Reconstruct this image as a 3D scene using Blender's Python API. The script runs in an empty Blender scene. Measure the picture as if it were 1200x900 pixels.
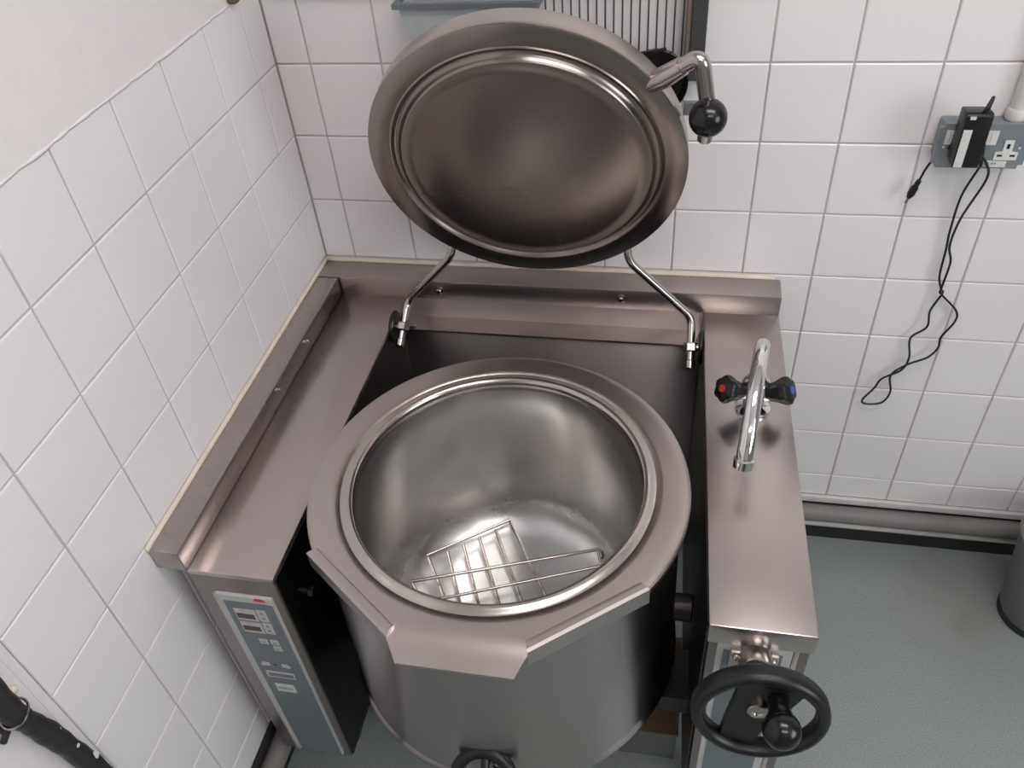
import bpy, bmesh, math, random
from mathutils import Vector, Matrix
random.seed(7)
S = bpy.context.scene
COL = S.collection
U = 0.152            # one wall-tile pitch in metres; all numbers below are in tile pitches
ZF = 8.65            # floor lies 8.65 pitches below the reference grout line
def V(x, y=None, z=None):
    if y is None: x, y, z = x
    return Vector((x*U, y*U, (z+ZF)*U))

# ------------------------------------------------------------------ materials
def newmat(name):
    m = bpy.data.materials.new(name); m.use_nodes = True
    nt = m.node_tree; b = nt.nodes['Principled BSDF']
    return m, nt, b
def rgb(c): return (c[0], c[1], c[2], 1)
def noise(nt, scale, detail=3, stretch=None, rough=.5, coord='Object'):
    tc = nt.nodes.new('ShaderNodeTexCoord'); n = nt.nodes.new('ShaderNodeTexNoise')
    n.inputs['Scale'].default_value = scale; n.inputs['Detail'].default_value = detail
    n.inputs['Roughness'].default_value = rough
    if stretch:
        mp = nt.nodes.new('ShaderNodeMapping'); mp.inputs['Scale'].default_value = stretch
        nt.links.new(tc.outputs[coord], mp.inputs[0]); nt.links.new(mp.outputs[0], n.inputs['Vector'])
    else: nt.links.new(tc.outputs[coord], n.inputs['Vector'])
    return n
def ramp(nt, src, a, b, fmin=.3, fmax=.7):
    r = nt.nodes.new('ShaderNodeMapRange')
    r.inputs['From Min'].default_value = fmin; r.inputs['From Max'].default_value = fmax
    r.inputs['To Min'].default_value = a; r.inputs['To Max'].default_value = b
    nt.links.new(src, r.inputs['Value']); return r.outputs['Result']
def mixc(nt, fac, a, b):
    m = nt.nodes.new('ShaderNodeMix'); m.data_type = 'RGBA'
    nt.links.new(fac, m.inputs[0])
    for k, c in ((6, a), (7, b)):
        if isinstance(c, tuple): m.inputs[k].default_value = rgb(c)
        else: nt.links.new(c, m.inputs[k])
    return m.outputs[2]
def bump(nt, b, src, strength, dist=.001):
    bp = nt.nodes.new('ShaderNodeBump'); bp.inputs['Strength'].default_value = strength
    bp.inputs['Distance'].default_value = dist
    nt.links.new(src, bp.inputs['Height']); nt.links.new(bp.outputs[0], b.inputs['Normal'])

def steel(name, col=(.55, .53, .52), r0=.22, r1=.4, stretch=(3, 160, 3), aniso=.5, bstr=.06, smear=6.0, tint=(.9, .88, .86), tan=None):
    m, nt, b = newmat(name)
    b.inputs['Metallic'].default_value = 1
    n = noise(nt, 1, 3, stretch); n2 = noise(nt, smear, 2, rough=.4)
    mul = nt.nodes.new('ShaderNodeMath'); mul.operation = 'ADD'
    nt.links.new(ramp(nt, n.outputs[0], -.004, .004), mul.inputs[0])
    nt.links.new(ramp(nt, n2.outputs[0], r0, r1, .2, .8), mul.inputs[1])
    nt.links.new(mul.outputs[0], b.inputs['Roughness'])
    c2 = tuple(c*t for c, t in zip(col, tint))
    nt.links.new(mixc(nt, ramp(nt, n2.outputs[0], 0, 1, .2, .8), col, c2), b.inputs['Base Color'])
    b.inputs['Anisotropic'].default_value = aniso
    if bstr: bump(nt, b, n.outputs[0], bstr, .00012)
    if tan == 'radial':      # spun finish: the grain circles the object's own origin
        tc = nt.nodes.new('ShaderNodeTexCoord'); vn_ = nt.nodes.new('ShaderNodeVectorMath'); vn_.operation = 'NORMALIZE'
        nt.links.new(tc.outputs['Object'], vn_.inputs[0]); nt.links.new(vn_.outputs[0], b.inputs['Tangent'])
    elif tan:                # straight brushing: facets tilt across the grain
        cx = nt.nodes.new('ShaderNodeCombineXYZ')
        for i in range(3): cx.inputs[i].default_value = tan[i]
        nt.links.new(cx.outputs[0], b.inputs['Tangent'])
    return m
def plain(name, col, rough=.5, metal=0, var=.06, vs=30, coat=0):
    m, nt, b = newmat(name)
    n = noise(nt, vs, 4)
    d = tuple(max(0, c*(1-var)) for c in col); u = tuple(min(1, c*(1+var)) for c in col)
    nt.links.new(mixc(nt, ramp(nt, n.outputs[0], 0, 1), d, u), b.inputs['Base Color'])
    nt.links.new(ramp(nt, n.outputs[0], rough*.92, min(1, rough*1.08)), b.inputs['Roughness'])
    b.inputs['Metallic'].default_value = metal; b.inputs['Coat Weight'].default_value = coat
    return m
M = {}
M['top'] = steel('brushed steel worktop', (.56, .512, .50), .27, .29, (4, 4, 4), smear=2.5, aniso=0, bstr=0)
M['upstand'] = steel('brushed steel upstand', (.45, .41, .40), .30, .38, (3, 3, 160), aniso=.3, tan=(0, .7, .7), bstr=0)
M['sideup'] = steel('brushed steel side upstand', (.45, .41, .40), .24, .30, (90, 3, 90), aniso=0, bstr=0)
M['front'] = steel('darkened steel cabinet front', (.33, .305, .295), .32, .42, (3, 3, 90), aniso=.5, tan=(0, 0, 1), bstr=0)  # worktop steel drawn darker on the fronts; floor reflection put into the colour
M['inner'] = steel('steel inner panel', (.66, .60, .585), .38, .45, (3, 3, 90), aniso=.85, tan=(0, 0, 1), bstr=0)
M['side'] = steel('shade-darkened steel side', (.06, .056, .056), .35, .45, (3, 60, 3), aniso=0)  # plain steel drawn near-black; dark reflections and gap shade put into its colour
M['body'] = steel('kettle jacket steel', (.44, .415, .405), .20, .26, (2, 2, 40), smear=3, aniso=.85, tan='radial', bstr=0)
M['bowl'] = steel('kettle bowl steel', (.64, .62, .61), .20, .25, (2, 2, 40), smear=4, aniso=.6, tan='radial', bstr=0)
m = M['bowl']; nt = m.node_tree; b = nt.nodes['Principled BSDF']
tc = nt.nodes.new('ShaderNodeTexCoord'); sx = nt.nodes.new('ShaderNodeSeparateXYZ'); nt.links.new(tc.outputs['Object'], sx.inputs[0])
nz = noise(nt, 14, 5, rough=.65)
hz = nt.nodes.new('ShaderNodeMath'); hz.operation = 'MULTIPLY_ADD'; hz.inputs[1].default_value = .10
nt.links.new(nz.outputs[0], hz.inputs[0]); nt.links.new(sx.outputs[2], hz.inputs[2])
hf = ramp(nt, hz.outputs[0], .75, 0, .07, .15)      # deposit line: strongest low down, ragged upper edge
old = b.inputs['Base Color'].links[0].from_socket
nt.links.new(mixc(nt, hf, old, (.66, .69, .69)), b.inputs['Base Color'])
oldr = b.inputs['Roughness'].links[0].from_socket
ad_ = nt.nodes.new('ShaderNodeMath'); ad_.operation = 'MULTIPLY_ADD'; ad_.inputs[1].default_value = .12
nt.links.new(hf, ad_.inputs[0]); nt.links.new(oldr, ad_.inputs[2]); nt.links.new(ad_.outputs[0], b.inputs['Roughness'])
M['rim'] = steel('kettle rim steel', (.54, .493, .477), .28, .34, (40, 40, 40), smear=5, aniso=0, bstr=0)
m = M['rim']; nt = m.node_tree; b = nt.nodes['Principled BSDF']
tc = nt.nodes.new('ShaderNodeTexCoord'); mp = nt.nodes.new('ShaderNodeMapping'); mp.inputs['Scale'].default_value = (1, 1, 0)
ln_ = nt.nodes.new('ShaderNodeVectorMath'); ln_.operation = 'LENGTH'
nt.links.new(tc.outputs['Object'], mp.inputs[0]); nt.links.new(mp.outputs[0], ln_.inputs[0])
band = ramp(nt, ln_.outputs['Value'], 1, 0, 1.76*U, 1.88*U); nz = noise(nt, 9, 4, rough=.6)
ml = nt.nodes.new('ShaderNodeMath'); ml.operation = 'MULTIPLY'
nt.links.new(band, ml.inputs[0]); nt.links.new(ramp(nt, nz.outputs[0], 0, .65, .50, .66), ml.inputs[1])
nt.links.new(mixc(nt, ml.outputs[0], b.inputs['Base Color'].links[0].from_socket, (.24, .19, .14)), b.inputs['Base Color'])
M['edge'] = steel('polished rolled edge steel', (.58, .54, .52), .17, .22, (2, 2, 2), smear=4, aniso=0, bstr=0)
M['lid'] = steel('lid steel', (.31, .275, .257), .24, .29, (2, 2, 2), smear=3, aniso=.35, bstr=0, tan='radial')
M['lid_lit'] = steel('lid steel lit copy', (.50, .46, .44), .30, .36, (40, 40, 40), smear=5, aniso=0, bstr=0)  # same steel as the lid, ceiling reflection painted in as a lighter colour
M['rod'] = steel('polished rod steel', (.52, .49, .475), .14, .22, (30, 30, 30), bstr=0, aniso=0)
M['wire'] = steel('wire steel', (.52, .48, .46), .16, .25, (30, 30, 30), bstr=0, aniso=0)
M['chrome'] = plain('chrome', (.80, .80, .80), .06, 1, .02)
M['black'] = plain('black plastic', (.006, .006, .0065), .36, 0, .1)
M['blackball'] = plain('black ball knob plastic', (.005, .005, .005), .22, 0, .1)
M['rubber'] = plain('black rubber', (.022, .020, .020), .55)
M['cable'] = plain('black cable', (.015, .015, .016), .4)
M['panelgrey'] = plain('blue grey panel foil', (.155, .185, .20), .38)
M['panelwhite'] = plain('light grey panel border', (.52, .53, .53), .4)
M['button'] = plain('off-white membrane', (.56, .55, .54), .4)
M['mark'] = plain('grey print', (.26, .27, .28), .5)
M['display'] = plain('dark red display window', (.07, .012, .012), .15)
M['red'] = plain('red print', (.55, .03, .03), .4)
M['blue'] = plain('blue cap', (.03, .08, .35), .3)
M['socket'] = plain('grey enamelled socket metal', (.20, .225, .245), .35)
M['white'] = plain('white plastic', (.74, .73, .70), .35)
M['label'] = plain('paper label', (.66, .66, .64), .6)
M['pipe_white'] = plain('white painted pipe', (.66, .64, .62), .35)
M['pipe_grey'] = plain('grey brown pipe', (.22, .205, .195), .45)
M['bin'] = plain('grey bin plastic', (.20, .215, .215), .45)
M['tubplastic'] = plain('pale blue-grey plastic', (.42, .46, .48), .25)
M['tublip'] = plain('blue-grey steel lip', (.17, .20, .22), .35, .4)
M['barsteel'] = plain('dark grey bar', (.085, .09, .095), .38, .5)
M['brownsteel'] = plain('brown-grey bar edge', (.30, .25, .22), .4, .6)
M['darkwire'] = plain('dark wire', (.10, .09, .085), .4, .6)
M['card'] = plain('brown board', (.16, .11, .065), .7)
M['boxgrey'] = plain('grey painted steel', (.17, .18, .175), .5)
M['caulk'] = plain('cream sealant', (.78, .70, .60), .5)
M['farwall'] = plain('dull painted wall', (.40, .385, .37), .7)
M['plaster'] = None

m, nt, b = newmat('glazed white tile')
n = noise(nt, 2.2, 2); n2 = noise(nt, 45, 2)
nt.links.new(mixc(nt, ramp(nt, n.outputs[0], 0, 1), (.83, .803, .808), (.86, .836, .838)), b.inputs['Base Color'])
b.inputs['Roughness'].default_value = .16
b.inputs['Specular IOR Level'].default_value = .45
bump(nt, b, n2.outputs[0], .05, .002)
M['tile'] = m
m, nt, b = newmat('grey beige grout')
n = noise(nt, 6, 4)
nt.links.new(mixc(nt, ramp(nt, n.outputs[0], 0, 1), (.48, .44, .43), (.60, .56, .55)), b.inputs['Base Color'])
b.inputs['Roughness'].default_value = .85
M['grout'] = m
m, nt, b = newmat('painted plaster')
n = noise(nt, 22, 8, rough=.65)
nt.links.new(mixc(nt, ramp(nt, n.outputs[0], 0, 1), (.78, .745, .74), (.82, .785, .775)), b.inputs['Base Color'])
b.inputs['Roughness'].default_value = .7
bump(nt, b, n.outputs[0], .5, .003)
M['plaster'] = m
m, nt, b = newmat('sage green safety vinyl')
n = noise(nt, 420, 3, rough=.7); n2 = noise(nt, 5, 4); n3 = noise(nt, 1500, 1)
c = mixc(nt, ramp(nt, n.outputs[0], 0, 1, .42, .60), (.20, .235, .225), (.36, .40, .385))
# brown stain by the right-hand side of the appliance, a mark of its own on the vinyl
tc = nt.nodes.new('ShaderNodeTexCoord'); vm = nt.nodes.new('ShaderNodeVectorMath'); vm.operation = 'DISTANCE'
nt.links.new(tc.outputs['Object'], vm.inputs[0]); vm.inputs[1].default_value = (10.2*U, -1.35*U, 0)
sm = nt.nodes.new('ShaderNodeMath'); sm.operation = 'MULTIPLY'
nt.links.new(ramp(nt, vm.outputs['Value'], .75, 0, .02, .17), sm.inputs[0]); nt.links.new(ramp(nt, n2.outputs[0], .3, 1, .35, .65), sm.inputs[1])
c = mixc(nt, sm.outputs[0], c, (.17, .14, .085))
c = mixc(nt, ramp(nt, n3.outputs[0], 0, .8, .72, .78), c, (.05, .05, .045))
nt.links.new(c, b.inputs['Base Color'])
nt.links.new(ramp(nt, n2.outputs[0], .28, .42), b.inputs['Roughness'])
bump(nt, b, n.outputs[0], .12, .0008)
M['floor'] = m
m, nt, b = newmat('lamp diffuser')
b.inputs['Emission Color'].default_value = (1, .945, .925, 1); b.inputs['Emission Strength'].default_value = 9.0
M['lamp'] = m
m, nt, b = newmat('overcast window pane')
b.inputs['Emission Color'].default_value = (.90, .95, 1, 1); b.inputs['Emission Strength'].default_value = 4.5
M['daylight'] = m

# ------------------------------------------------------------------ mesh helpers (all take tile-pitch units)
def bevel_all(bm, w, seg=2):
    bmesh.ops.bevel(bm, geom=list(bm.edges), offset=w*U, segments=seg, affect='EDGES', profile=.5, clamp_overlap=True)
def box(bm, x0, x1, y0, y1, z0, z1):
    vs = [bm.verts.new(V(x, y, z)) for z in (z0, z1) for y in (y0, y1) for x in (x0, x1)]
    for f in ((0, 2, 3, 1), (4, 5, 7, 6), (0, 1, 5, 4), (2, 6, 7, 3), (0, 4, 6, 2), (1, 3, 7, 5)):
        bm.faces.new([vs[i] for i in f])
def prism(bm, poly, z0, z1):
    lo = [bm.verts.new(V(x, y, z0)) for x, y in poly]; hi = [bm.verts.new(V(x, y, z1)) for x, y in poly]
    bm.faces.new(lo[::-1]); bm.faces.new(hi); k = len(poly)
    for i in range(k): bm.faces.new((lo[i], lo[(i+1) % k], hi[(i+1) % k], hi[i]))
def catmull(pts, n=6):
    P = [Vector(p) for p in pts]; out = []
    for i in range(len(P)-1):
        a = P[i-1] if i else P[0]*2-P[1]; b_, c = P[i], P[i+1]; d = P[i+2] if i+2 < len(P) else P[-1]*2-P[-2]
        for k in range(n):
            t = k/n
            out.append(.5*((2*b_)+(c-a)*t+(2*a-5*b_+4*c-d)*t*t+(3*b_-a-3*c+d)*t**3))
    out.append(P[-1]); return out
def tube(bm, pts, r, seg=10, closed=False):
    P = [V(p) for p in pts]; k = len(P); rr = r if isinstance(r, (list, tuple)) else [r]*k
    rings = []; prev = None
    for i in range(k):
        if closed: t = P[(i+1) % k]-P[i-1]
        else: t = P[min(i+1, k-1)]-P[max(i-1, 0)]
        t.normalize()
        if prev is None:
            a = Vector((0, 0, 1)) if abs(t.z) < .9 else Vector((1, 0, 0)); nrm = t.cross(a).normalized()
        else: nrm = (prev-t*prev.dot(t)).normalized()
        prev = nrm; bn = t.cross(nrm)
        rings.append([bm.verts.new(P[i]+(nrm*math.cos(2*math.pi*j/seg)+bn*math.sin(2*math.pi*j/seg))*rr[i]*U) for j in range(seg)])
    for i in range(k if closed else k-1):
        A, B = rings[i], rings[(i+1) % k]
        for j in range(seg): bm.faces.new((A[j], A[(j+1) % seg], B[(j+1) % seg], B[j]))
    if not closed: bm.faces.new(rings[0][::-1]); bm.faces.new(rings[-1])
def frame(n):
    n = Vector(n).normalized(); a = Vector((0, 0, 1)) if abs(n.z) < .9 else Vector((0, 1, 0))
    u = a.cross(n).normalized(); return u, n.cross(u), n
def lathe(bm, prof, c, n=(0, 0, 1), seg=64, lobes=0, depth=0):
    u, v, n = frame(n); c = V(c); rings = []
    for r, a in prof:
        if r < 1e-6: rings.append([bm.verts.new(c+n*a*U)]); continue
        rings.append([bm.verts.new(c+n*a*U+(u*math.cos(t)+v*math.sin(t))*r*U*(1+depth*math.cos(lobes*t)))
                      for t in (2*math.pi*j/seg for j in range(seg))])
    for A, B in zip(rings, rings[1:]):
        for j in range(seg):
            k = (j+1) % seg
            if len(A) == 1 and len(B) == 1: continue
            if len(A) == 1: bm.faces.new((A[0], B[j], B[k]))
            elif len(B) == 1: bm.faces.new((A[j], A[k], B[0]))
            else: bm.faces.new((A[j], A[k], B[k], B[j]))
def rod(bm, a, b_, r, seg=16):
    d = Vector(b_)-Vector(a); L = d.length; e = min(.02, r*.3)
    lathe(bm, [(0, 0), (r-e, 0), (r, e), (r, L-e), (r-e, L), (0, L)], a, d, seg)
def sphere(bm, c, r, seg=32, n=(0, 0, 1), flat=1):
    lathe(bm, [(r*math.sin(math.pi*i/16), -flat*r*math.cos(math.pi*i/16)) for i in range(17)], c, n, seg)
def arcpts(cx, cz, r, a0, a1, n):
    return [(cx+r*math.cos(math.radians(a0+(a1-a0)*i/n)), cz+r*math.sin(math.radians(a0+(a1-a0)*i/n))) for i in range(n+1)]

def wloc(o):
    v = Vector((0, 0, 0))
    while o: v += o.location; o = o.parent
    return v
def obj(name, bm, mat, parent=None, smooth=None, at=None, label=None, weld=True):
    if weld: bmesh.ops.remove_doubles(bm, verts=list(bm.verts), dist=1e-6)
    bmesh.ops.recalc_face_normals(bm, faces=list(bm.faces))
    base = wloc(parent) if parent else Vector((0, 0, 0))
    if at is not None: loc = V(at)-base
    elif bm.verts:
        c = Vector([(min(v.co[i] for v in bm.verts)+max(v.co[i] for v in bm.verts))/2 for i in range(3)])
        c.z = min(v.co.z for v in bm.verts); loc = c-base
    bmesh.ops.translate(bm, verts=list(bm.verts), vec=-(base+loc))
    me = bpy.data.meshes.new(name); bm.to_mesh(me); bm.free()
    me.materials.append(mat)
    o = bpy.data.objects.new(name, me); COL.objects.link(o)
    o.location = loc; o.parent = parent
    if smooth is not None:
        for p in me.polygons: p.use_smooth = True
        if smooth > 0:
            try: me.set_sharp_from_angle(angle=math.radians(smooth))
            except Exception: pass
    if label: o['label'] = label
    return o
def thing(name, label, cat, at, group=None):
    o = bpy.data.objects.new(name, None); COL.objects.link(o); o.location = V(at)
    o.empty_display_size = .05
    o['label'] = label; o['category'] = cat
    if group: o['group'] = group
    return o
def tag(o, label, cat, group=None):
    o['label'] = label; o['category'] = cat
    if group: o['group'] = group
    return o
def struct(o): o['kind'] = 'structure'; return o
def B(): return bmesh.new()

# ------------------------------------------------------------------ room
XR, YF, ZC = 21.5, -24.0, 8.6       # right wall, front wall, ceiling
bm = B(); box(bm, -.6, XR, YF, .3, -ZF-.4, -ZF); struct(obj('floor', bm, M['floor'], at=(0, 0, -ZF)))
bm = B(); box(bm, -.6, XR, YF, .3, ZC, ZC+.4); struct(obj('ceiling', bm, M['plaster']))
bm = B(); box(bm, XR, XR+.4, YF, .3, -ZF, ZC); struct(obj('wall_right', bm, M['farwall']))
bm = B(); box(bm, -.6, XR, YF-.4, YF, -ZF, ZC); struct(obj('wall_front', bm, M['farwall']))

def tiles(bm, us, zs, put, ngap=.011, cham=.012, th=.022):
    for i in range(len(us)-1):
        for j in range(len(zs)-1):
            a0, a1 = us[i]+ngap, us[i+1]-ngap; z0, z1 = zs[j]+ngap, zs[j+1]-ngap
            if a1-a0 < .05 or z1-z0 < .05: continue
            t = [random.uniform(-.0022, .0022) for _ in range(4)]
            lo = [put(a, z, 0) for a, z in ((a0, z0), (a1, z0), (a1, z1), (a0, z1))]
            mi = [put(a, z, th-cham*.8+e) for (a, z), e in zip(((a0, z0), (a1, z0), (a1, z1), (a0, z1)), t)]
            hi = [put(a, z, th+e) for (a, z), e in zip(((a0+cham, z0+cham), (a1-cham, z0+cham), (a1-cham, z1-cham), (a0+cham, z1-cham)), t)]
            L, Mi, H = ([bm.verts.new(V(p)) for p in q] for q in (lo, mi, hi))
            bm.faces.new(H)
            for A, C in ((L, Mi), (Mi, H)):
                for k in range(4): bm.faces.new((A[k], A[(k+1) % 4], C[(k+1) % 4], C[k]))
zrows = [-7.56, -7.035, -6.02, -5.008, -3.982, -2.989, -2.007, -1.005, 0, 1.0]
zb = zrows + [1.0+1.003*i for i in range(1, 8)] + [ZC]
xb = [0, .477, 1.462, 2.42, 3.38, 4.345, 5.305, 6.299, 7.247, 8.216, 9.197, 10.171, 11.127]
while xb[-1] < XR-1: xb.append(xb[-1]+.972)
xb.append(XR)
TH = .022
bm = B(); box(bm, -.6, XR, TH, .3, -ZF, ZC); wb = struct(obj('wall_back', bm, M['grout']))
bm = B(); tiles(bm, xb, zb, lambda a, z, d: (a, TH-d, z)); obj('tiling', bm, M['tile'], wb, weld=False, label='white glazed square tiles')
yl = [0, .547, 1.46, 2.432, 3.4, 4.383, 5.371, 6.375, 7.357]
bm = B(); box(bm, -.6, -TH, -7.375, TH, -ZF, 1.01); wl = struct(obj('wall_left', bm, M['grout']))
bm = B(); tiles(bm, yl, zrows, lambda a, z, d: (-TH+d, -a, z)); obj('tiling', bm, M['tile'], wl, weld=False, label='white glazed square tiles')
# plaster above the tiles and beyond their edge
bm = B()
box(bm, -.6, .012, -7.375, TH, 1.005, ZC); box(bm, -.6, .012, YF, -7.375, -ZF, ZC)
obj('plaster', bm, M['plaster'], wl, label='rough cream painted plaster above and beside the tiles')
bm = B()      # lumpy paint bead where plaster meets the top tiles
ys = [-i*.12 for i in range(0, 63)]
tube(bm, [(.0+random.uniform(-.003, .006), y, 1.0+random.uniform(-.008, .008)) for y in ys], [.020+random.uniform(-.004, .006) for _ in ys], 6)
obj('paint_bead', bm, M['plaster'], wl, smooth=0)
bm = B()
box(bm, -.02, .02, -7.46, -7.375, -ZF, 1.0)
obj('tile_edge_strip', bm, M['plaster'], wl)

# skirting line behind pipes
bm = B(); box(bm, .0, XR, -.075, 0, -7.67, -7.545); bevel_all(bm, .012); struct(obj('trim_1', bm, M['pipe_white']))
bm = B(); box(bm, 0, XR, -.05, 0.0, -ZF, -7.68); box(bm, 0, .05, -7.3, -.05, -ZF, -7.56)
struct(obj('baseboard_back', bm, M['rubber']))

# pipes round the room
def pipe(name, r, off, z, mat, label, cat, fit=()):
    bm = B()
    path = [(off, YF+.3, z), (off, -3, z), (off, -off-.35, z), (off+.1, -off-.1, z), (off+.35, -off, z), (3, -off, z), (14.5, -off, z)]
    tube(bm, path, r, 16); return tag(obj(name, bm, mat, smooth=40), label, cat)
pipe('heating_pipe', .155, .175, -7.83, M['pipe_grey'], 'thick grey-brown pipe running low along the tiled walls under the white trim', 'pipe')
p = pipe('water_pipe', .052, .16, -8.13, M['pipe_white'], 'thin white pipe running just below the thick grey pipe near the floor', 'pipe')

# ------------------------------------------------------------------ the appliance
K = (3.57, -4.22)
app = thing('boiling_kettle', 'large stainless steel catering kettle with its round lid open, between two steel side cabinets', 'catering kettle', (3.45, -2.8, -ZF))
def part(name, bm, mat, parent=None, **k): return obj(name, bm, mat, parent or app, **k)
# left cabinet
bm = B(); box(bm, .34, 1.36, -5.632, -.48, -3.42, -3.345); bevel_all(bm, .016); part('left_worktop', bm, M['top'], smooth=40)
bm = B(); box(bm, .342, 1.358, -5.63, -.48, -7.6, -3.40); bevel_all(bm, .016)
lc = part('left_cabinet', bm, M['front'], smooth=40)
bm = B(); box(bm, .545, .60, -5.66, -5.6, -7.56, -3.70); bevel_all(bm, .008); part('panel_channel', bm, M['inner'], smooth=30)
bm = B(); box(bm, .58, 1.262, -5.668, -5.6, -7.5, -3.69); bevel_all(bm, .008)
cp = part('control_panel', bm, M['panelwhite'], label='light grey bordered control panel')
def plate(name, poly, mat, parent, y0=-5.675, th=.012, lab=None):
    bm = B(); a = [bm.verts.new(V(x, y0, z)) for x, z in poly]; c = [bm.verts.new(V(x, y0+th+.03, z)) for x, z in poly]
    bm.faces.new(a); bm.faces.new(c[::-1]); k = len(poly)
    for i in range(k): bm.faces.new((a[i], c[i], c[(i+1) % k], a[(i+1) % k]))
    return obj(name, bm, mat, parent, label=lab)
def rect(x0, x1, z0, z1): return [(x0, z0), (x1, z0), (x1, z1), (x0, z1)]
plate('panel_face', rect(.655, 1.245, -7.49, -3.80), M['panelgrey'], cp, -5.675)
for z0, z1, d0, d1 in ((-4.155, -3.93, -4.115, -4.02), (-4.41, -4.195, -4.365, -4.275)):
    f = plate('display_frame', rect(.733, .993, z0, z1), M['button'], cp, -5.680)
    plate('display', rect(.75, .963, d0, d1), M['display'], cp, -5.684, lab='dark red display window')
    plate('display_mark', rect(.83, .85, z1-.03, z1-.01), M['mark'], cp, -5.684)
for z0, z1 in ((-4.143, -3.915), (-4.398, -4.172)):
    plate('button', rect(1.012, 1.125, z0, z1), M['button'], cp, -5.680)
    for q in (.3, .72):
        zc = z0+(z1-z0)*q; plate('button_mark', [(1.052, zc-.02), (1.085, zc-.02), (1.085, zc+.02), (1.052, zc+.02)], M['mark'], cp, -5.6835, .004)
for x, z in ((.866, -4.642), (1.006, -4.637), (1.008, -4.772)):
    plate('button', rect(x, x+.102, z, z+.102), M['button'], cp, -5.680)
    plate('button_mark', rect(x+.025, x+.077, z+.035, z+.05), M['mark'], cp, -5.6835, .004)
plate('arrow_button', [(.715, -5.155), (.76, -5.185), (.76, -5.165), (.835, -5.165), (.835, -5.095), (.76, -5.095), (.76, -5.075)], M['button'], cp, -5.680)
plate('arrow_button', [(1.11, -5.155), (1.06, -5.185), (1.06, -5.165), (.998, -5.165), (.998, -5.095), (1.06, -5.095), (1.06, -5.075)], M['button'], cp, -5.680)
plate('indicator', rect(.89, .925, -5.145, -5.12), M['black'], cp, -5.680)
bm = B()
for r_ in (rect(.73, 1.10, -5.335, -5.30), rect(.73, .745, -5.43, -5.335), rect(1.085, 1.10, -5.43, -5.335), rect(.73, 1.10, -5.44, -5.43)):
    a = [bm.verts.new(V(x, -5.68, z)) for x, z in r_]; c = [bm.verts.new(V(x, -5.65, z)) for x, z in r_]
    bm.faces.new(a)
    for i in range(4): bm.faces.new((a[i], c[i], c[(i+1) % 4], a[(i+1) % 4]))
obj('bar_frame', bm, M['panelwhite'], cp, weld=False)
plate('panel_label', rect(.767, 1.022, -5.795, -5.605), M['label'], cp, -5.680, lab='small white label')
for i in range(7): plate('label_mark', rect(.80+i*.028, .82+i*.028, -5.72-random.uniform(0, .012), -5.68), M['mark'], cp, -5.6835, .004)
plate('maker_mark', [(1.04, -3.735), (1.18, -3.735), (1.145, -3.70), (1.10, -3.695), (1.06, -3.70)], M['red'], cp, -5.680, lab='red mark')
# right cabinet: slightly out of square
bm = B(); prism(bm, [(5.80, -.48), (6.83, -.48), (6.955, -5.545), (5.925, -5.545)], -3.655, -3.345); bevel_all(bm, .018)
rt = part('right_worktop', bm, M['top'], smooth=40)
bm = B(); prism(bm, [(5.82, -.45), (6.81, -.45), (6.93, -5.50), (5.95, -5.50)], -7.6, -3.64); bevel_all(bm, .015)
rc = part('right_cabinet', bm, M['front'], smooth=40)
bm = B(); box(bm, 6.035, 6.765, -5.53, -5.46, -7.5, -3.65); bevel_all(bm, .008)
rp = part('front_panel', bm, M['panelwhite'], label='light grey bordered blank front panel')
plate('panel_face', rect(6.10, 6.675, -7.49, -3.76), M['panelgrey'], rp, -5.537)
bm = B(); box(bm, 6.77, 6.83, -5.525, -5.46, -7.5, -3.65); bevel_all(bm, .02); part('panel_channel', bm, M['inner'], smooth=40)
# upstands
bm = B(); box(bm, .0, 6.83, -.495, -.055, -3.36, -3.03); bevel_all(bm, .018); bu = part('back_upstand', bm, M['upstand'], smooth=40)
bm = B(); box(bm, 1.36, 5.80, -.485, -.1, -3.75, -3.33); part('back_upstand_apron', bm, M['inner'])
bm = B(); box(bm, .015, .365, -5.65, -.515, -3.345, -3.03); bevel_all(bm, .018); su = part('side_upstand', bm, M['sideup'], smooth=40)
def screw(parent, c, n, r=.04):
    bm = B(); lathe(bm, [(0, -.02), (r*1.5, -.02), (r*1.5, .008), (r*1.05, .012), (r, .035), (r*.8, .045), (r*.35, .045), (r*.3, .02), (0, .02)], c, n, 20)
    obj('screw', bm, M['rod'], parent, smooth=30)
screw(bu, (1.93, -.50, -3.19), (0, -1, 0)); screw(bu, (4.63, -.50, -3.175), (0, -1, 0))
screw(su, (.37, -1.93, -3.12), (1, 0, 0), .022); screw(su, (.37, -2.94, -3.12), (1, 0, 0), .022)
bm = B()
tube(bm, [(x, -.035, -3.02+random.uniform(-.004, .004)) for x in [.0+i*.25 for i in range(28)]], .038, 8)
tube(bm, [(.0, y, -3.02+random.uniform(-.004, .004)) for y in [-.03-i*.25 for i in range(23)]]+[(.0, -5.66, -3.03)], .038, 8)
part('sealant_bead', bm, M['caulk'], smooth=0, label='cream sealant along the tiles')
# back panel with ledge
bm = B(); box(bm, 1.36, 5.80, -.80, -.12, -7.6, -3.72); bevel_all(bm, .018); part('back_panel', bm, M['inner'], smooth=40)
bm = B(); prism(bm, [(1.37, -.47), (1.42, -.83), (5.70, -.83), (5.78, -.47)], -3.72, -3.69); part('back_ledge', bm, M['top'])
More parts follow.
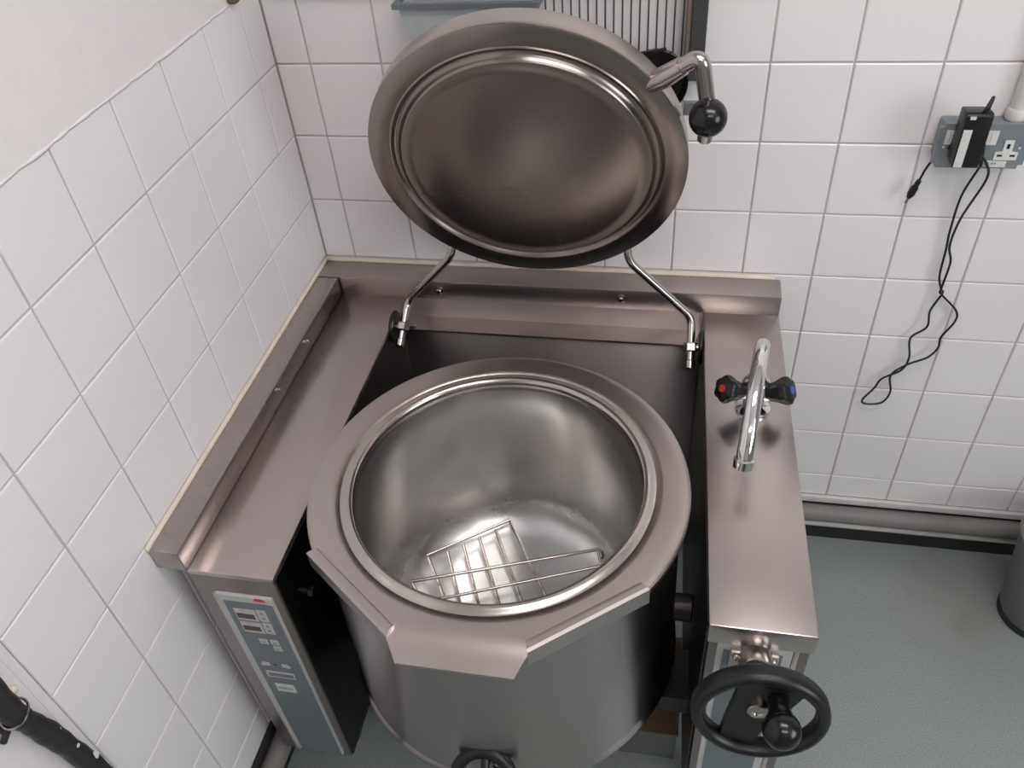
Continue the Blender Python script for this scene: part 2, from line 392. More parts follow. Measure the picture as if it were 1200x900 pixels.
# legs and base
for x, y in ((.85, -4.9), (.85, -.9), (6.35, -4.8), (6.35, -.9)):
    bm = B(); lathe(bm, [(0, 0), (.17, 0), (.19, .03), (.19, .12), (.13, .16), (.13, 1.06), (0, 1.06)], (x, y, -ZF), seg=24)
    part('leg', bm, M['front'], smooth=40)
bm = B(); box(bm, 5.0, 5.84, -4.52, -3.0, -ZF, -7.86); bevel_all(bm, .015); ab = part('pipe_box', bm, M['boxgrey'], smooth=40)
bm = B(); box(bm, 4.98, 5.86, -4.55, -2.98, -7.86, -7.82); obj('box_top', bm, M['card'], ab, label='brown stained top')
bm = B(); box(bm, 1.42, 1.62, -4.6, -4.35, -ZF, -6.2); part('frame_post', bm, M['boxgrey'])

# kettle jacket
kx, ky = K
bm = B()
R = 2.03
prof = [(R-.28, -3.12), (R, -3.10), (R+.06, -5.83), (R+.07, -5.86), (R+.10, -5.90), (R+.10, -5.95), (R+.05, -5.98), (R-.10, -6.0), (R-.25, -6.1), (R-.7, -6.3), (0, -6.42)]
lathe(bm, [(r, z) for r, z in prof], (kx, ky, 0), seg=128)
jacket = part('kettle_jacket', bm, M['body'], smooth=45, at=(kx, ky, -6.4))
# bowl with rolled mouth
bm = B()
prof = [(1.615, -3.075), (1.606, -3.10), (1.600, -3.13), (1.60, -3.6), (1.60, -5.0)]
prof += [(1.10+.50*math.cos(math.radians(a)), -5.05-.55*math.sin(math.radians(a))) for a in range(10, 91, 8)]
prof += [(.8, -5.625), (.5, -5.645), (.2, -5.655), (0, -5.657)]
lathe(bm, prof, (kx, ky, 0), seg=128)
bowl = part('kettle_bowl', bm, M['bowl'], smooth=60, at=(kx, ky, -5.7))
# rim plate with pouring lip and two raised flanges
def rim_ring():
    F = {}
    A = (-1.785, -1.27); Bc = (-.66, -2.09); C0 = (-.545, -2.27); C1 = (.60, -2.27); D = (.70, -2.07); E = (1.765, -1.24)
    segs = [('f', A, Bc), ('s', C0, C1), ('f', D, E)]
    an = lambda p: math.atan2(p[1], p[0]) % (2*math.pi)
    out = []
    a0 = an(E); a1 = an(A)            # circular part goes E -> (0) -> pi -> A counter-clockwise
    n = 96
    span = (a1-a0) % (2*math.pi)
    for i in range(n+1):
        t = a0+span*i/n
        out.append((2.13*math.cos(t), 2.13*math.sin(t), 'c'))
    segs = [segs[0], ('s', Bc, C0), segs[1], ('s', C1, D), segs[2]]
    for k, p, q in segs:
        h = abs(p[0]*q[1]-p[1]*q[0])/math.hypot(q[0]-p[0], q[1]-p[1])
        for i in range(25):
            f = i/24; out.append((p[0]+(q[0]-p[0])*f, p[1]+(q[1]-p[1])*f, (k, h)))
    return out
ring = rim_ring()
bm = B(); rows = []
sm01 = lambda t: max(0, min(1, t))**2*(3-2*max(0, min(1, t)))
for x, y, k in ring:
    L = math.hypot(x, y); dx, dy = x/L, y/L
    def at(rad, z): return bm.verts.new(V(kx+dx*rad, ky+dy*rad, z))
    z0 = -3.0
    if k == 'c': col = [(1.75, z0), (1.84, z0), (L-.18, z0), (L-.14, z0), (L-.08, z0-.001), (L-.045, z0-.004), (L-.014, z0-.018), (L, z0-.05), (L, z0-.12), (L-.03, z0-.14)]
    elif k[0] == 'f':
        h = k[1]; q = lambda w: L*(h-w)/h
        col = [(1.75, z0), (1.84, z0), (q(.17), z0), (q(.125), z0), (q(.11), z0+.025), (q(.075), z0+.032), (q(.03), z0+.030), (q(.0), z0+.012), (q(-.0), z0-.21), (q(.02), z0-.215)]
    else:
        f0 = 1.88/abs(y)
        col = [(1.75, z0), (1.84, z0)]+[(L*(f0+(1-f0)*t), z0-.128*((abs(y)*(f0+(1-f0)*t)-1.88)/.39)**2) for t in (0, .2, .4, .6, .8, 1)]
        col += [(L, col[-1][1]-.032), (L*.985, col[-1][1]-.037)]
    rows.append([at(r, z) for r, z in col])
for A, C in zip(rows, rows[1:]+rows[:1]):
    for i in range(len(A)-1): bm.faces.new((A[i], C[i], C[i+1], A[i+1]))
rim = part('kettle_rim', bm, M['rim'], smooth=22, at=(kx, ky, -3.2))
sd = rim.modifiers.new('thick', 'SOLIDIFY'); sd.thickness = .0025; sd.offset = -1
bm = B(); box(bm, 1.355, 1.375, -5.60, -.82, -7.58, -3.40); part('side_panel', bm, M['side'], label='inner side panel, steel darkened in its colour')
bm = B(); prism(bm, [(5.795, -.82), (5.815, -.82), (5.935, -5.47), (5.915, -5.47)], -7.58, -3.40); part('side_panel', bm, M['side'], label='inner side panel, steel darkened in its colour')
bm = B()
lathe(bm, [(1.757, -3.0), (1.74, -2.997), (1.72, -2.990), (1.70, -2.981), (1.68, -2.974), (1.66, -2.972), (1.64, -2.977), (1.625, -2.99), (1.613, -3.01), (1.607, -3.04), (1.606, -3.07), (1.612, -3.085)], (kx, ky, 0), seg=128)
obj('rolled_edge', bm, M['edge'], rim, smooth=60, label='polished rolled edge of the kettle mouth')
# trunnions carrying the kettle
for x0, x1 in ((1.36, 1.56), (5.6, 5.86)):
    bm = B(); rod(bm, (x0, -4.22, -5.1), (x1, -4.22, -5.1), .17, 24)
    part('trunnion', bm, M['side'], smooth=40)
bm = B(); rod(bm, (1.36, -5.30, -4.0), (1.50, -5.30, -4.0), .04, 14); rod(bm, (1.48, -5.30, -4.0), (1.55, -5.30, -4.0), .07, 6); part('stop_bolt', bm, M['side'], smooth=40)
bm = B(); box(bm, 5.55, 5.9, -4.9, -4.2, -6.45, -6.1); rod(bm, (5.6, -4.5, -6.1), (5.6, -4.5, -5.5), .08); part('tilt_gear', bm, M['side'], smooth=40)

# draw-off valve low on the jacket
vc = Vector((3.66, -6.50, -5.50)); vn = Vector((0, -.75, .66)).normalized()
bm = B(); rod(bm, (3.72, -6.1, -5.78), tuple(vc-vn*.02), .11, 20); rod(bm, tuple(vc-vn*.3), tuple(vc+vn*.06), .06, 16)
dv = part('drain_valve', bm, M['rod'], smooth=40)
bm = B()
u_, v_, n_ = frame(vn)
tube(bm, [tuple(vc+(u_*math.cos(t)+v_*math.sin(t))*.33) for t in (2*math.pi*i/36 for i in range(36))], .075, 10, closed=True)
for t in (0, math.pi/2): rod(bm, tuple(vc+(u_*math.cos(t)+v_*math.sin(t))*.3), tuple(vc-(u_*math.cos(t)+v_*math.sin(t))*.3), .05, 8)
obj('valve_wheel', bm, M['black'], dv, smooth=50, label='black valve wheel')

# lid
LC = Vector((3.58, -1.525, -.606)); ln = Vector((.022, -.961, -.277)).normalized()
bm = B()
prof = [(1.60, .0), (1.835, .0), (1.847, -.008), (1.85, -.02), (1.83, -.03)]
lathe(bm, prof, tuple(LC), tuple(ln), 128)
lid = part('lid', bm, M['lid'], smooth=35, at=tuple(LC))
bm = B()
prof = [(1.625, -.035), (1.605, .0), (1.59, .012), (1.575, .006), (1.555, -.03), (1.535, -.045), (1.51, -.045), (1.485, -.028), (1.465, .0), (1.45, .035), (1.437, .038), (1.425, .030), (1.3, .04), (.9, .06), (.4, .07), (0, .072)]
lathe(bm, prof, tuple(LC), tuple(ln), 128)
obj('inner_panel', bm, M['lid'], lid, smooth=60, at=tuple(LC), label='pressed inner lid panel with bright bead')
bm = B()
lathe(bm, [(1.845, -.016), (1.853, -.03), (1.852, -.06), (1.842, -.26), (1.83, -.29), (1.78, -.31), (1.2, -.37), (.6, -.40), (0, -.41)], tuple(LC), tuple(ln), 128)
obj('lid_shell', bm, M['lid_lit'], lid, smooth=35, at=tuple(LC), label='brushed outer shell and skirt of the lid')
# hinge arms: rods from the lid through clamps at the cabinet sides
def arm(pts, r=.055):
    P = [Vector(p) for p in pts]
    out = [P[0]]
    for i in range(1, len(P)-1):
        a = (P[i-1]-P[i]).normalized()*.14; c = (P[i+1]-P[i]).normalized()*.14
        for k in range(7):
            t = k/6; out.append((P[i]+a)*(1-t)**2+P[i]*2*t*(1-t)+(P[i]+c)*t*t)
    out.append(P[-1])
    bm = B(); tube(bm, [tuple(p) for p in out], r, 14); return bm
for pts, side, wall in ((((2.374, -.93, -2.10), (2.36, -.97, -2.24), (1.53, -.80, -3.17), (1.49, -1.36, -3.60)), -1, 1.36),
                        (((4.735, -.88, -2.10), (4.745, -.92, -2.24), (5.635, -.82, -3.20), (5.655, -1.30, -3.72)), 1, 5.80)):
    a = part('hinge_arm', arm(pts), M['rod'], smooth=50)
    c = Vector(pts[2])*.42+Vector(pts[3])*.58; d = (Vector(pts[3])-Vector(pts[2])).normalized()
    bm = B(); rod(bm, tuple(c-d*.065), tuple(c+d*.065), .10, 6)
    rod(bm, tuple(c), (wall, c.y, c.z), .045, 12)
    obj('hinge_clamp', bm, M['rod'], a, smooth=35)
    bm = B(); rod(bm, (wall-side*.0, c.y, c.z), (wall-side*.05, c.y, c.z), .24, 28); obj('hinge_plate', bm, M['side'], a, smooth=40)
    e = Vector(pts[3]); bm = B(); rod(bm, tuple(e-d*.13), tuple(e+d*.01), .066, 14); obj('rod_end', bm, M['rod'], a, smooth=40)
bm = B(); rod(bm, (1.42, -.95, -3.62), (1.62, -.9, -3.56), .04, 10); part('hinge_pin', bm, M['rod'], smooth=40)
# lid handle with ball knob
bm = B()
hp = [(4.93, -1.65, .42), (5.12, -1.79, .55), (5.30, -1.88, .70)]
tube(bm, hp, [.115, .11, .095], 16)
hd = obj('handle_socket', bm, M['rod'], lid, smooth=40)
bm = arm([(5.2, -1.83, .62), (5.47, -1.97, .84), (5.585, -1.85, .22), (5.575, -1.74, -.13)], .082)
obj('lid_handle', bm, M['rod'], lid, smooth=50)
bm = B(); sphere(bm, (5.585, -1.93, .19), .195, 36); obj('ball_knob', bm, M['blackball'], lid, smooth=0, label='black ball knob')
bm = B(); box(bm, 5.33, 5.50, -1.58, -1.50, .05, .19); bevel_all(bm, .01); obj('latch_bracket', bm, M['socket'], lid)

# hand wheel for tilting
wc = Vector((6.399, -6.266, -3.55)); wn = Vector((.029, -.993, .117)).normalized(); wu, wv, _ = frame(wn)
bm = B()
lathe(bm, [(.62, 0), (.617, .05), (.595, .085), (.555, .10), (.515, .085), (.495, .03), (.495, -.05), (.52, -.09), (.56, -.10), (.6, -.085), (.617, -.05), (.62, 0)], tuple(wc), tuple(wn), 96)
hw = part('hand_wheel', bm, M['black'], smooth=60, label='black tilting hand wheel')
bm = B()      # broad web across the wheel
Wp = lambda a, c, h: wc+wu*a+wv*c+wn*h
web = [(-.22, .48), (-.24, .2), (-.29, -.1), (-.33, -.39), (-.04, -.51), (.06, -.2), (.13, -.03), (.26, .15), (.36, .36)]
lo = [bm.verts.new(V(tuple(Wp(a, c, -.06)))) for a, c in web]; hi = [bm.verts.new(V(tuple(Wp(a, c, .03)))) for a, c in web]
bm.faces.new(lo); bm.faces.new(hi[::-1])
for i in range(len(web)): bm.faces.new((lo[i], hi[i], hi[(i+1) % len(web)], lo[(i+1) % len(web)]))
obj('wheel_web', bm, M['black'], hw)
bm = B(); lathe(bm, [(0, 0), (.10, 0), (.10, .05), (.085, .062), (.05, .062), (.04, .045), (0, .045)], tuple(Wp(-.03, .12, .028)), tuple(wn), 24); obj('wheel_bolt', bm, M['wire'], hw, smooth=40, label='steel bolt head')
ck = Wp(.13, .28, .02); cb = ck+wn*.42
bm = B()
lathe(bm, [(0, 0), (.10, 0), (.095, .04), (.085, .07), (.085, .12), (.11, .16)]+[(.168*math.sin(math.radians(a)), .31-.168*math.cos(math.radians(a))) for a in range(45, 180, 9)]+[(0, .478)], tuple(ck), tuple((wn+Vector((0, -.0, -.05))).normalized()), 32)
obj('crank_knob', bm, M['blackball'], hw, smooth=50, label='black crank knob')
# shaft and bearing
sh0 = Vector((6.41, -5.52, -3.80)); sh1 = wc-wn*.05
sdv = (sh1-sh0).normalized()
bm = B()
box(bm, 6.16, 6.63, -5.60, -5.535, -4.02, -3.69); bevel_all(bm, .02)
bf = part('bearing_flange', bm, M['inner'], smooth=40)
bm = B()
lathe(bm, [(0, 0), (.17, 0), (.18, .03), (.165, .24), (.15, .27), (.135, .275), (0, .275)], tuple(sh0), tuple(sdv), 32)
obj('bearing_sleeve', bm, M['rod'], bf, smooth=35)
bm = B(); lathe(bm, [(.0, .27), (.142, .27), (.145, .30), (.13, .315), (0, .315)], tuple(sh0), tuple(sdv), 32); obj('seal_ring', bm, M['rubber'], bf, smooth=35)
bm = B(); rod(bm, tuple(sh0+sdv*.28), tuple(sh1), .10, 24); part('wheel_shaft', bm, M['rod'], smooth=40)
for x in (6.22, 6.57): screw(bf, (x, -5.60, -3.75), (0, -1, 0), .035)

# ------------------------------------------------------------------ mixer tap on the right worktop
tap = thing('mixer_tap', 'chrome swan-neck mixer tap with black hot and cold knobs on the right-hand worktop', 'tap', (6.42, -2.25, -3.345))
bm = B()
lathe(bm, [(0, 0), (.21, 0), (.215, .03), (.18, .06), (.13, .08), (.12, .2), (.15, .24), (.17, .30), (.17, .42), (.14, .47), (.11, .50), (.10, .56), (0, .56)], (6.42, -2.40, -3.345), seg=40)
rod(bm, (6.24, -2.42, -3.06), (6.60, -2.42, -3.06), .105, 24)
obj('tap_body', bm, M['chrome'], tap, smooth=40)
bm = B()
pts = catmull([(6.42, -2.40, -2.9), (6.42, -2.40, -2.62), (6.415, -2.42, -2.40), (6.40, -2.53, -2.24), (6.37, -2.74, -2.19), (6.335, -3.0, -2.24), (6.30, -3.28, -2.37), (6.268, -3.54, -2.56), (6.245, -3.70, -2.75), (6.238, -3.76, -2.88)], 8)
n_ = len(pts); tube(bm, [tuple(p) for p in pts], [.080+.012*i/n_ for i in range(n_)], 20)
obj('spout', bm, M['chrome'], tap, smooth=50)
bm = B(); d = Vector((-.06, -.30, -.95)).normalized(); e0 = Vector((6.240, -3.745, -2.84))
lathe(bm, [(0, 0), (.095, 0), (.112, .015), (.112, .11), (.095, .125), (.06, .125), (.05, .10), (0, .10)], tuple(e0), tuple(d), 28)
obj('aerator', bm, M['chrome'], tap, smooth=35)
for s, cap, lab in ((-1, 'red', 'red'), (1, 'blue', 'blue')):
    nrm = Vector((-.74, -.42, .48)).normalized() if s < 0 else Vector((.80, -.30, .50)).normalized()
    c0 = Vector((6.42+s*.13-(.03 if s > 0 else 0), -2.42, -3.08))
    bm = B(); rod(bm, tuple(c0-nrm*.08), tuple(c0+nrm*.07), .085, 20); obj('valve_stem', bm, M['chrome'], tap, smooth=40)
    bm = B()
    lathe(bm, [(0, 0), (.085, 0), (.10, .03), (.125, .13), (.155, .20), (.165, .25), (.155, .29), (.12, .31), (0, .315)], tuple(c0+nrm*.05), tuple(nrm), 48, lobes=6, depth=.07)
    kb = obj('tap_knob', bm, M['black'], tap, smooth=35, label='black lobed knob with a %s cap' % lab)
    bm = B(); lathe(bm, [(0, 0), (.048, 0), (.045, .012), (0, .014)], tuple(c0+nrm*.364), tuple(nrm), 20); obj('knob_cap', bm, M[cap], kb, smooth=40, label='%s cap' % lab)

# ------------------------------------------------------------------ wire rack lying in the bowl
rk = thing('wire_rack', 'loose stainless wire rack lying on the bottom of the kettle bowl', 'wire rack', (3.4, -3.8, -5.6))
def wire(name, pts, r=.022, parent=rk, mat='wire'):
    bm = B(); tube(bm, pts, r, 8); return obj(name, bm, M[mat], parent, smooth=50)
wire('back_bar', [(2.26, -3.68, -5.38), (3.30, -2.92, -5.38)])
backs = [(2.31, -3.75, -5.31), (2.53, -3.575, -5.40), (2.72, -3.42, -5.40), (2.915, -3.27, -5.40), (3.12, -3.11, -5.40), (3.30, -2.94, -5.40)]
fronts = [(2.78, -4.45, -5.56), (2.99, -4.55, -5.58), (3.27, -4.60, -5.60), (3.55, -4.55, -5.60), (3.83, -4.42, -5.60), (4.10, -4.20, -5.59)]
for a, c in zip(backs, fronts): wire('grid_wire', [a, tuple((Vector(a)+Vector(c))/2), c])
wire('front_bar', [(2.74, -4.45, -5.54), (3.27, -4.62, -5.57), (4.14, -4.20, -5.56)])
wire('long_bar', [(2.20, -4.22, -5.24), (4.61, -3.33, -5.30), (4.65, -3.345, -5.32), (4.67, -3.38, -5.37), (4.655, -3.40, -5.41)], .024)
wire('long_bar', [(2.40, -4.44, -5.34), (2.78, -4.29, -5.36), (4.66, -3.56, -5.36)], .022)
wire('end_link', [(4.60, -3.36, -5.30), (4.655, -3.56, -5.36)], .018)
wire('end_link', [(2.22, -4.22, -5.25), (2.42, -4.44, -5.34)], .018)

# ------------------------------------------------------------------ socket, adaptor, conduit
sk = thing('wall_socket', 'grey metal-clad double wall socket on the white tiles at the right', 'socket', (8.79, -.15, -1.14))
bm = B(); box(bm, 8.33, 9.25, -.25, -.002, -1.10, -.62); bevel_all(bm, .03); obj('back_box', bm, M['socket'], sk, smooth=40)
bm = B(); box(bm, 8.29, 9.29, -.30, -.235, -1.145, -.595)
ve = [e for e in bm.edges if abs((e.verts[0].co-e.verts[1].co).y) > 1e-6]
bmesh.ops.bevel(bm, geom=ve, offset=.05*U, segments=5, affect='EDGES'); obj('face_plate', bm, M['socket'], sk, smooth=40)
def splate(name, poly, mat, parent=sk, y=-.312, th=.02, lab=None): return plate(name, poly, M[mat], parent, y, th-.03 if False else .0, lab)
for dx in (0, -.44):
    s_ = splate('rocker_switch', rect(8.805+dx, 8.928+dx, -.845, -.672), 'white')
    plate('switch_gap', [(8.848+dx, -.815), (8.853+dx, -.815), (8.856+dx, -.70), (8.851+dx, -.70)], M['mark'], sk, -.3145, 0)
    splate('outlet_face', [(8.95+dx, -1.032), (9.20+dx, -1.032), (9.20+dx, -.935), (9.125+dx, -.925), (9.122+dx, -.787), (9.022+dx, -.787), (9.025+dx, -.925), (8.95+dx, -.935)], 'white')
    for (a, c, w, h) in ((9.072, -.86, .016, .03), (9.005, -.975, .028, .012), (9.145, -.975, .028, .012)):
        plate('pin_hole', rect(a+dx-w, a+dx+w, c-h, c+h), M['black'], sk, -.3145, 0)
    plate('plate_screw', rect(9.185 if not dx else 8.36, 9.21 if not dx else 8.385, -.893, -.868), M['label'], sk, -.31, 0)
plate('socket_label', rect(8.80, 9.105, -1.122, -1.045), M['label'], sk, -.314, 0, 'white printed label')
for i, (a, w) in enumerate(((8.87, .012), (8.90, .02), (8.94, .025), (8.975, .02))): plate('label_mark', rect(a, a+w, -1.09, -1.062), M['mark'], sk, -.316, 0)

cd = thing('cable_conduit', 'white vertical cable conduit rising from the grey wall socket', 'conduit', (9.11, -.1, -.62))
bm = B(); rod(bm, (9.11, -.10, -.60), (9.11, -.10, 4), .085, 20); obj('conduit_pipe', bm, M['pipe_white'], cd, smooth=40)
bm = B(); lathe(bm, [(.0, 0), (.11, 0), (.115, .02), (.115, .10), (.10, .13), (.086, .13), (0, .13)], (9.11, -.10, -.61), seg=24); obj('gland', bm, M['pipe_white'], cd, smooth=40)

ad = thing('power_adaptor', 'black plug-in power adaptor with a white side label on the grey wall socket', 'power adaptor', (8.56, -.5, -1.0))
# body leans forward out of the plate
def tiltbox(x0, x1, prof_):
    bm = B(); lo = []
    L = [bm.verts.new(V(x0, y, z)) for y, z in prof_]; Rr = [bm.verts.new(V(x1, y, z)) for y, z in prof_]
    bm.faces.new(L); bm.faces.new(Rr[::-1]); k = len(prof_)
    for i in range(k): bm.faces.new((L[i], Rr[i], Rr[(i+1) % k], L[(i+1) % k]))
    return bm
bm = tiltbox(8.425, 8.715, [(-.34, -.98), (-.60, -1.0), (-.62, -.96), (-.62, -.36), (-.58, -.33), (-.34, -.36)])
bevel_all(bm, .03, 3); obj('adaptor_body', bm, M['black'], ad, smooth=40)
bm = tiltbox(8.45, 8.69, [(-.29, -.95), (-.36, -.95), (-.36, -.50), (-.29, -.50)]); obj('plug_block', bm, M['black'], ad)
plate('side_label', rect(8.425+.015, 8.53, -.975, -.52), M['label'], ad, -.6245, -.02, 'long white rating label')
for i in range(6): plate('label_mark', rect(8.46, 8.50, -.93+i*.07, -.922+i*.07), M['panelwhite'], ad, -.6265, -.02)
plate('top_sticker', rect(8.47, 8.53, -.40, -.365), M['label'], ad, -.6245, -.02)
def cable(name, pts, r=.017, parent=ad, n=6, mat='cable', lab=None):
    bm = B(); tube(bm, [tuple(p) for p in catmull(pts, n)], r, 8); return obj(name, bm, M[mat], parent, smooth=60, label=lab)
cable('cord', [(8.60, -.55, -.36), (8.62, -.57, -.28), (8.66, -.53, -.20), (8.69, -.46, -.22), (8.70, -.40, -.36), (8.73, -.33, -.50), (8.79, -.36, -.85), (8.83, -.34, -1.1)], .019)
lp = [(8.835, -1.058), (8.79, -1.589), (8.803, -2.113), (8.838, -2.433), (8.853, -2.817), (8.935, -3.05), (8.960, -3.111), (8.888, -3.425), (8.906, -3.692), (8.747, -3.924), (8.804, -4.261), (8.761, -4.53), (8.522, -4.702), (8.46, -4.924), (8.332, -5.158), (8.416, -5.246), (8.626, -5.193), (8.699, -4.964), (8.635, -4.631), (8.817, -4.407), (9.051, -4.253), (9.147, -4.062), (9.138, -3.867), (9.244, -3.588), (9.213, -3.394), (8.946, -3.111), (8.925, -3.03), (8.93, -2.6), (8.855, -2.341), (8.881, -1.931), (8.987, -1.335), (8.90, -1.057)]
P3 = []
for i, (x, z) in enumerate(lp):
    y = -.10+(.012 if i % 2 else -.012)*(i < 15)-.02*(i > 24)
    if i == 0: y = -.33
    if i == 1: y = -.16
    if i == len(lp)-1: y = -.36; x -= .02
    if i == len(lp)-2: y = -.22
    P3.append((x, y, z))
P3 = [(8.70, -.45, -.95)]+P3+[(8.74, -.45, -.9)]
cable('cord', P3, .0155, n=7)
cable('dc_cord', [(8.46, -.32, -.80), (8.42, -.28, -.93), (8.30, -.2, -1.16), (8.245, -.15, -1.45)], .0155)
a0, a1 = Vector((8.255, -.15, -1.40)), Vector((8.165, -.15, -1.72))
dd = a1-a0; L_ = dd.length
bm = B(); lathe(bm, [(0, 0), (.03, .0), (.034, .05), (.03, .07), (.045, .1), (.048, .2), (.035, .23), (.03, .25), (0, .25)], tuple(a0), tuple(dd), 16); dp = obj('dc_plug', bm, M['black'], ad, smooth=40)
bm = B(); rod(bm, tuple(a0+dd/L_*.25), tuple(a1), .018, 12); obj('plug_tip', bm, M['rod'], dp, smooth=40)

# ------------------------------------------------------------------ things hanging above, behind the lid
rail = thing('wall_rail', 'horizontal steel rail fixed to the tiles above the kettle lid', 'rail', (4, -.2, 1.15))
bm = B(); box(bm, .5, 6.4, -.30, -.24, 1.10, 1.28); bevel_all(bm, .015); obj('rail_bar', bm, M['top'], rail)
for x in (.9, 3.4, 6.1):
    bm = B(); box(bm, x-.05, x+.05, -.26, -.002, 1.10, 1.28); obj('bracket', bm, M['top'], rail)

gr = thing('wire_grid', 'wall-hung rack of thin vertical wires with a dark side bar, behind the lid', 'wire rack', (4.5, -.12, -.1))
for i in range(17):
    x = 3.66+i*.1
    bm = B(); rod(bm, (x, -.12, -.2), (x, -.12, 1.35), .0105, 6); obj('wire', bm, M['darkwire'], gr, smooth=60)
bm = B(); box(bm, 5.30, 5.355, -.20, -.03, -.13, 1.4); bevel_all(bm, .01); obj('side_edge', bm, M['brownsteel'], gr)
bm = B(); box(bm, 5.356, 5.53, -.23, -.03, -.13, 1.4); bevel_all(bm, .01); obj('side_bar', bm, M['barsteel'], gr)
bm = B(); box(bm, 3.6, 5.5, -.14, -.10, 1.34, 1.40); obj('top_bar', bm, M['barsteel'], gr)
bm = B(); rod(bm, (3.62, -.12, -.18), (5.32, -.12, -.18), .02, 8); obj('bottom_wire', bm, M['darkwire'], gr, smooth=60)

tb = thing('storage_tub', 'pale blue-grey plastic tub with a darker lip hanging on the wall behind the lid top', 'tub', (2.78, -.3, .0))
bm = B()
def loft(bm, secs):
    rr = [[bm.verts.new(V(x, y, z)) for x, y in s] for z, s in secs]
    for A, C in zip(rr, rr[1:]):
        for i in range(4): bm.faces.new((A[i], A[(i+1) % 4], C[(i+1) % 4], C[i]))
    bm.faces.new(rr[0][::-1]); return rr
sec = lambda x0, x1, y0, y1: [(x0, y0), (x1, y0), (x1, y1), (x0, y1)]
r1 = loft(bm, [(.02, sec(2.15, 3.45, -.42, -.03)), (.87, sec(1.98, 3.60, -.50, -.02))])
r2 = loft(bm, [(.05, sec(2.18, 3.42, -.39, -.06)), (.87, sec(2.02, 3.56, -.46, -.06))])
for i in range(4): bm.faces.new((r1[1][i], r1[1][(i+1) % 4], r2[1][(i+1) % 4], r2[1][i]))
obj('tub_body', bm, M['tubplastic'], tb)
bm = B()
for (x0, x1, y0, y1) in ((1.92, 3.66, -.56, -.49), (1.92, 3.66, -.045, -.005), (1.92, 2.0, -.49, -.045), (3.58, 3.66, -.49, -.045)): box(bm, x0, x1, y0, y1, .845, .90)
obj('tub_lip', bm, M['tublip'], tb, weld=False, label='dark blue-grey lip')

hp_ = thing('hanging_pan', 'small black round pan hanging on the wall behind the lid handle', 'pan', (5.0, -.3, -.3))
bm = B()
lathe(bm, [(0, 0), (.26, 0), (.33, .04), (.37, .16), (.385, .16), (.36, -.0), (.29, -.04), (0, -.045)], (4.98, -.21, -.10), (0, -1, 0), 48)
obj('pan_body', bm, M['blackball'], hp_, smooth=40)
bm = B(); tube(bm, [(4.72, -.34, .235), (4.92, -.35, .265), (5.09, -.35, .30)], .022, 10); obj('pan_handle', bm, M['black'], hp_, smooth=40)

# black lagged hose down the plaster at lower left
hs = thing('black_hose', 'black rubber-lagged hose running down the plaster wall at the lower left corner', 'hose', (.12, -7.6, -7.5))
bm = B()
hpts = catmull([(.13, -7.95, 3.0), (.13, -7.84, .5), (.14, -7.74, -1.2), (.14, -7.72, -2.0), (.14, -7.74, -2.45), (.13, -7.68, -2.8), (.12, -7.62, -3.2), (.12, -7.57, -3.7), (.12, -7.54, -4.3), (.12, -7.54, -6), (.12, -7.54, -7.5)], 8)
rad = [.10+.006*math.sin(i*.45)+.004*math.sin(i*1.3) for i in range(len(hpts))]
tube(bm, [tuple(p) for p in hpts], rad, 16); obj('hose_lagging', bm, M['rubber'], hs, smooth=60)
bm = B(); t_ = [2*math.pi*i/24 for i in range(24)]
tube(bm, [(.14+.12*math.cos(a), -7.73+.12*math.sin(a), -2.5+.04*math.sin(a)) for a in t_], .012, 6, closed=True); obj('wire_tie', bm, M['wire'], hs, smooth=60, label='thin wire tie')
bm = B(); rod(bm, (.0, -7.82, -2.62), (.10, -7.85, -2.62), .035, 10); rod(bm, (.08, -7.80, -2.60), (.08, -7.93, -2.66), .03, 8); obj('clip', bm, M['black'], hs, smooth=40)
for (y, z, w) in ((-7.60, -3.05, .03), (-7.57, -3.42, .022), (-7.52, -3.75, .05)):
    bm = B(); lathe(bm, [(0, -.01), (w, -.01), (w*.9, .006), (0, .008)], (.12+.085, y, z), (1, 0, .1), 10); obj('paint_fleck', bm, M['label'], hs, smooth=40)
bm = B(); sphere(bm, (.02, -7.56, -2.45), .05, 12); obj('wall_plug', bm, M['caulk'], hs, smooth=0)
# stub of brown fixture at the top of the corner
bm = B(); sphere(bm, (.06, -.74, 1.06), .085, 16, flat=.7); tag(obj('foam_blob', bm, M['card'], smooth=0), 'small brown lump of filler at the top of the tiled corner', 'filler')

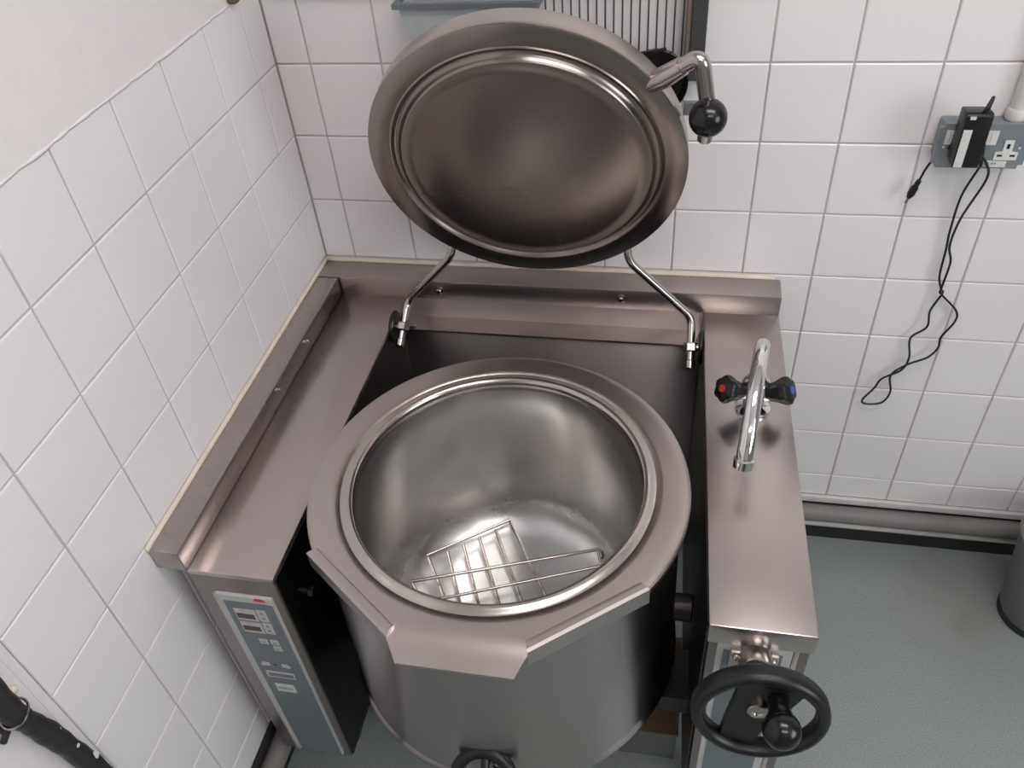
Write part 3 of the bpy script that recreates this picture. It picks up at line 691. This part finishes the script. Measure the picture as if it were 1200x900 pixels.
# grey bin at the far right edge
bn = thing('waste_bin', 'grey round plastic bin on the floor at the right edge', 'bin', (11.58, -1.24, -ZF))
bm = B(); lathe(bm, [(0, .10), (.52, .10), (.56, .16), (.76, 1.9), (.79, 1.95), (.76, 1.99), (.73, 1.95), (.54, .22), (0, .2)], (11.58, -1.24, -ZF), seg=64); obj('bin_body', bm, M['bin'], bn, smooth=40)
bm = B(); lathe(bm, [(0, 0), (.55, 0), (.57, .03), (.56, .13), (0, .13)], (11.58, -1.24, -ZF), seg=48); obj('bin_base', bm, M['rubber'], bn, smooth=40)

# ------------------------------------------------------------------ lamps and window
def lamp(x, y, sx, sy):
    bm = B(); box(bm, x-sx/2, x+sx/2, y-sy/2, y+sy/2, ZC-.30, ZC-.004)
    o = thing('ceiling_light', 'white surface-mounted ceiling light with a long diffuser', 'ceiling light', (x, y, ZC-.3), 'ceiling lights')
    obj('housing', bm, M['white'], o)
    bm = B(); box(bm, x-sx/2+.1, x+sx/2-.1, y-sy/2+.1, y+sy/2-.1, ZC-.42, ZC-.301); obj('diffuser', bm, M['lamp'], o)
lamp(8.0, -6.3, 8.0, 2.2)
lamp(9.0, -14.0, 8.0, 2.0)
bm = B(); box(bm, XR-.06, XR+.05, -17.5, -8.5, -2, 6.0); struct(obj('window_1', bm, M['daylight']))
w = bpy.data.worlds.new('world'); S.world = w; w.use_nodes = True
w.node_tree.nodes['Background'].inputs[0].default_value = (.8, .85, .9, 1); w.node_tree.nodes['Background'].inputs[1].default_value = .3

# ------------------------------------------------------------------ camera
cam = bpy.data.objects.new('camera', bpy.data.cameras.new('camera')); COL.objects.link(cam)
right = Vector((.98064597, .18167378, -.07299401)); down = Vector((.06811453, -.66609726, -.74274817)); fwd = Vector((-.18355898, .72340105, -.66558022))
Mx = Matrix((right, -down, -fwd)).transposed().to_4x4(); Mx.translation = V(5.3585, -10.1695, 3.919)
cam.matrix_world = Mx; cam.data.sensor_width = 36; cam.data.lens = 969.49/1200*36; cam.data.clip_start = .02
S.camera = cam
S.view_settings.view_transform = 'Standard'; S.view_settings.look = 'None'; S.view_settings.gamma = 1
S.view_settings.use_curve_mapping = False; S.view_settings.exposure = .27
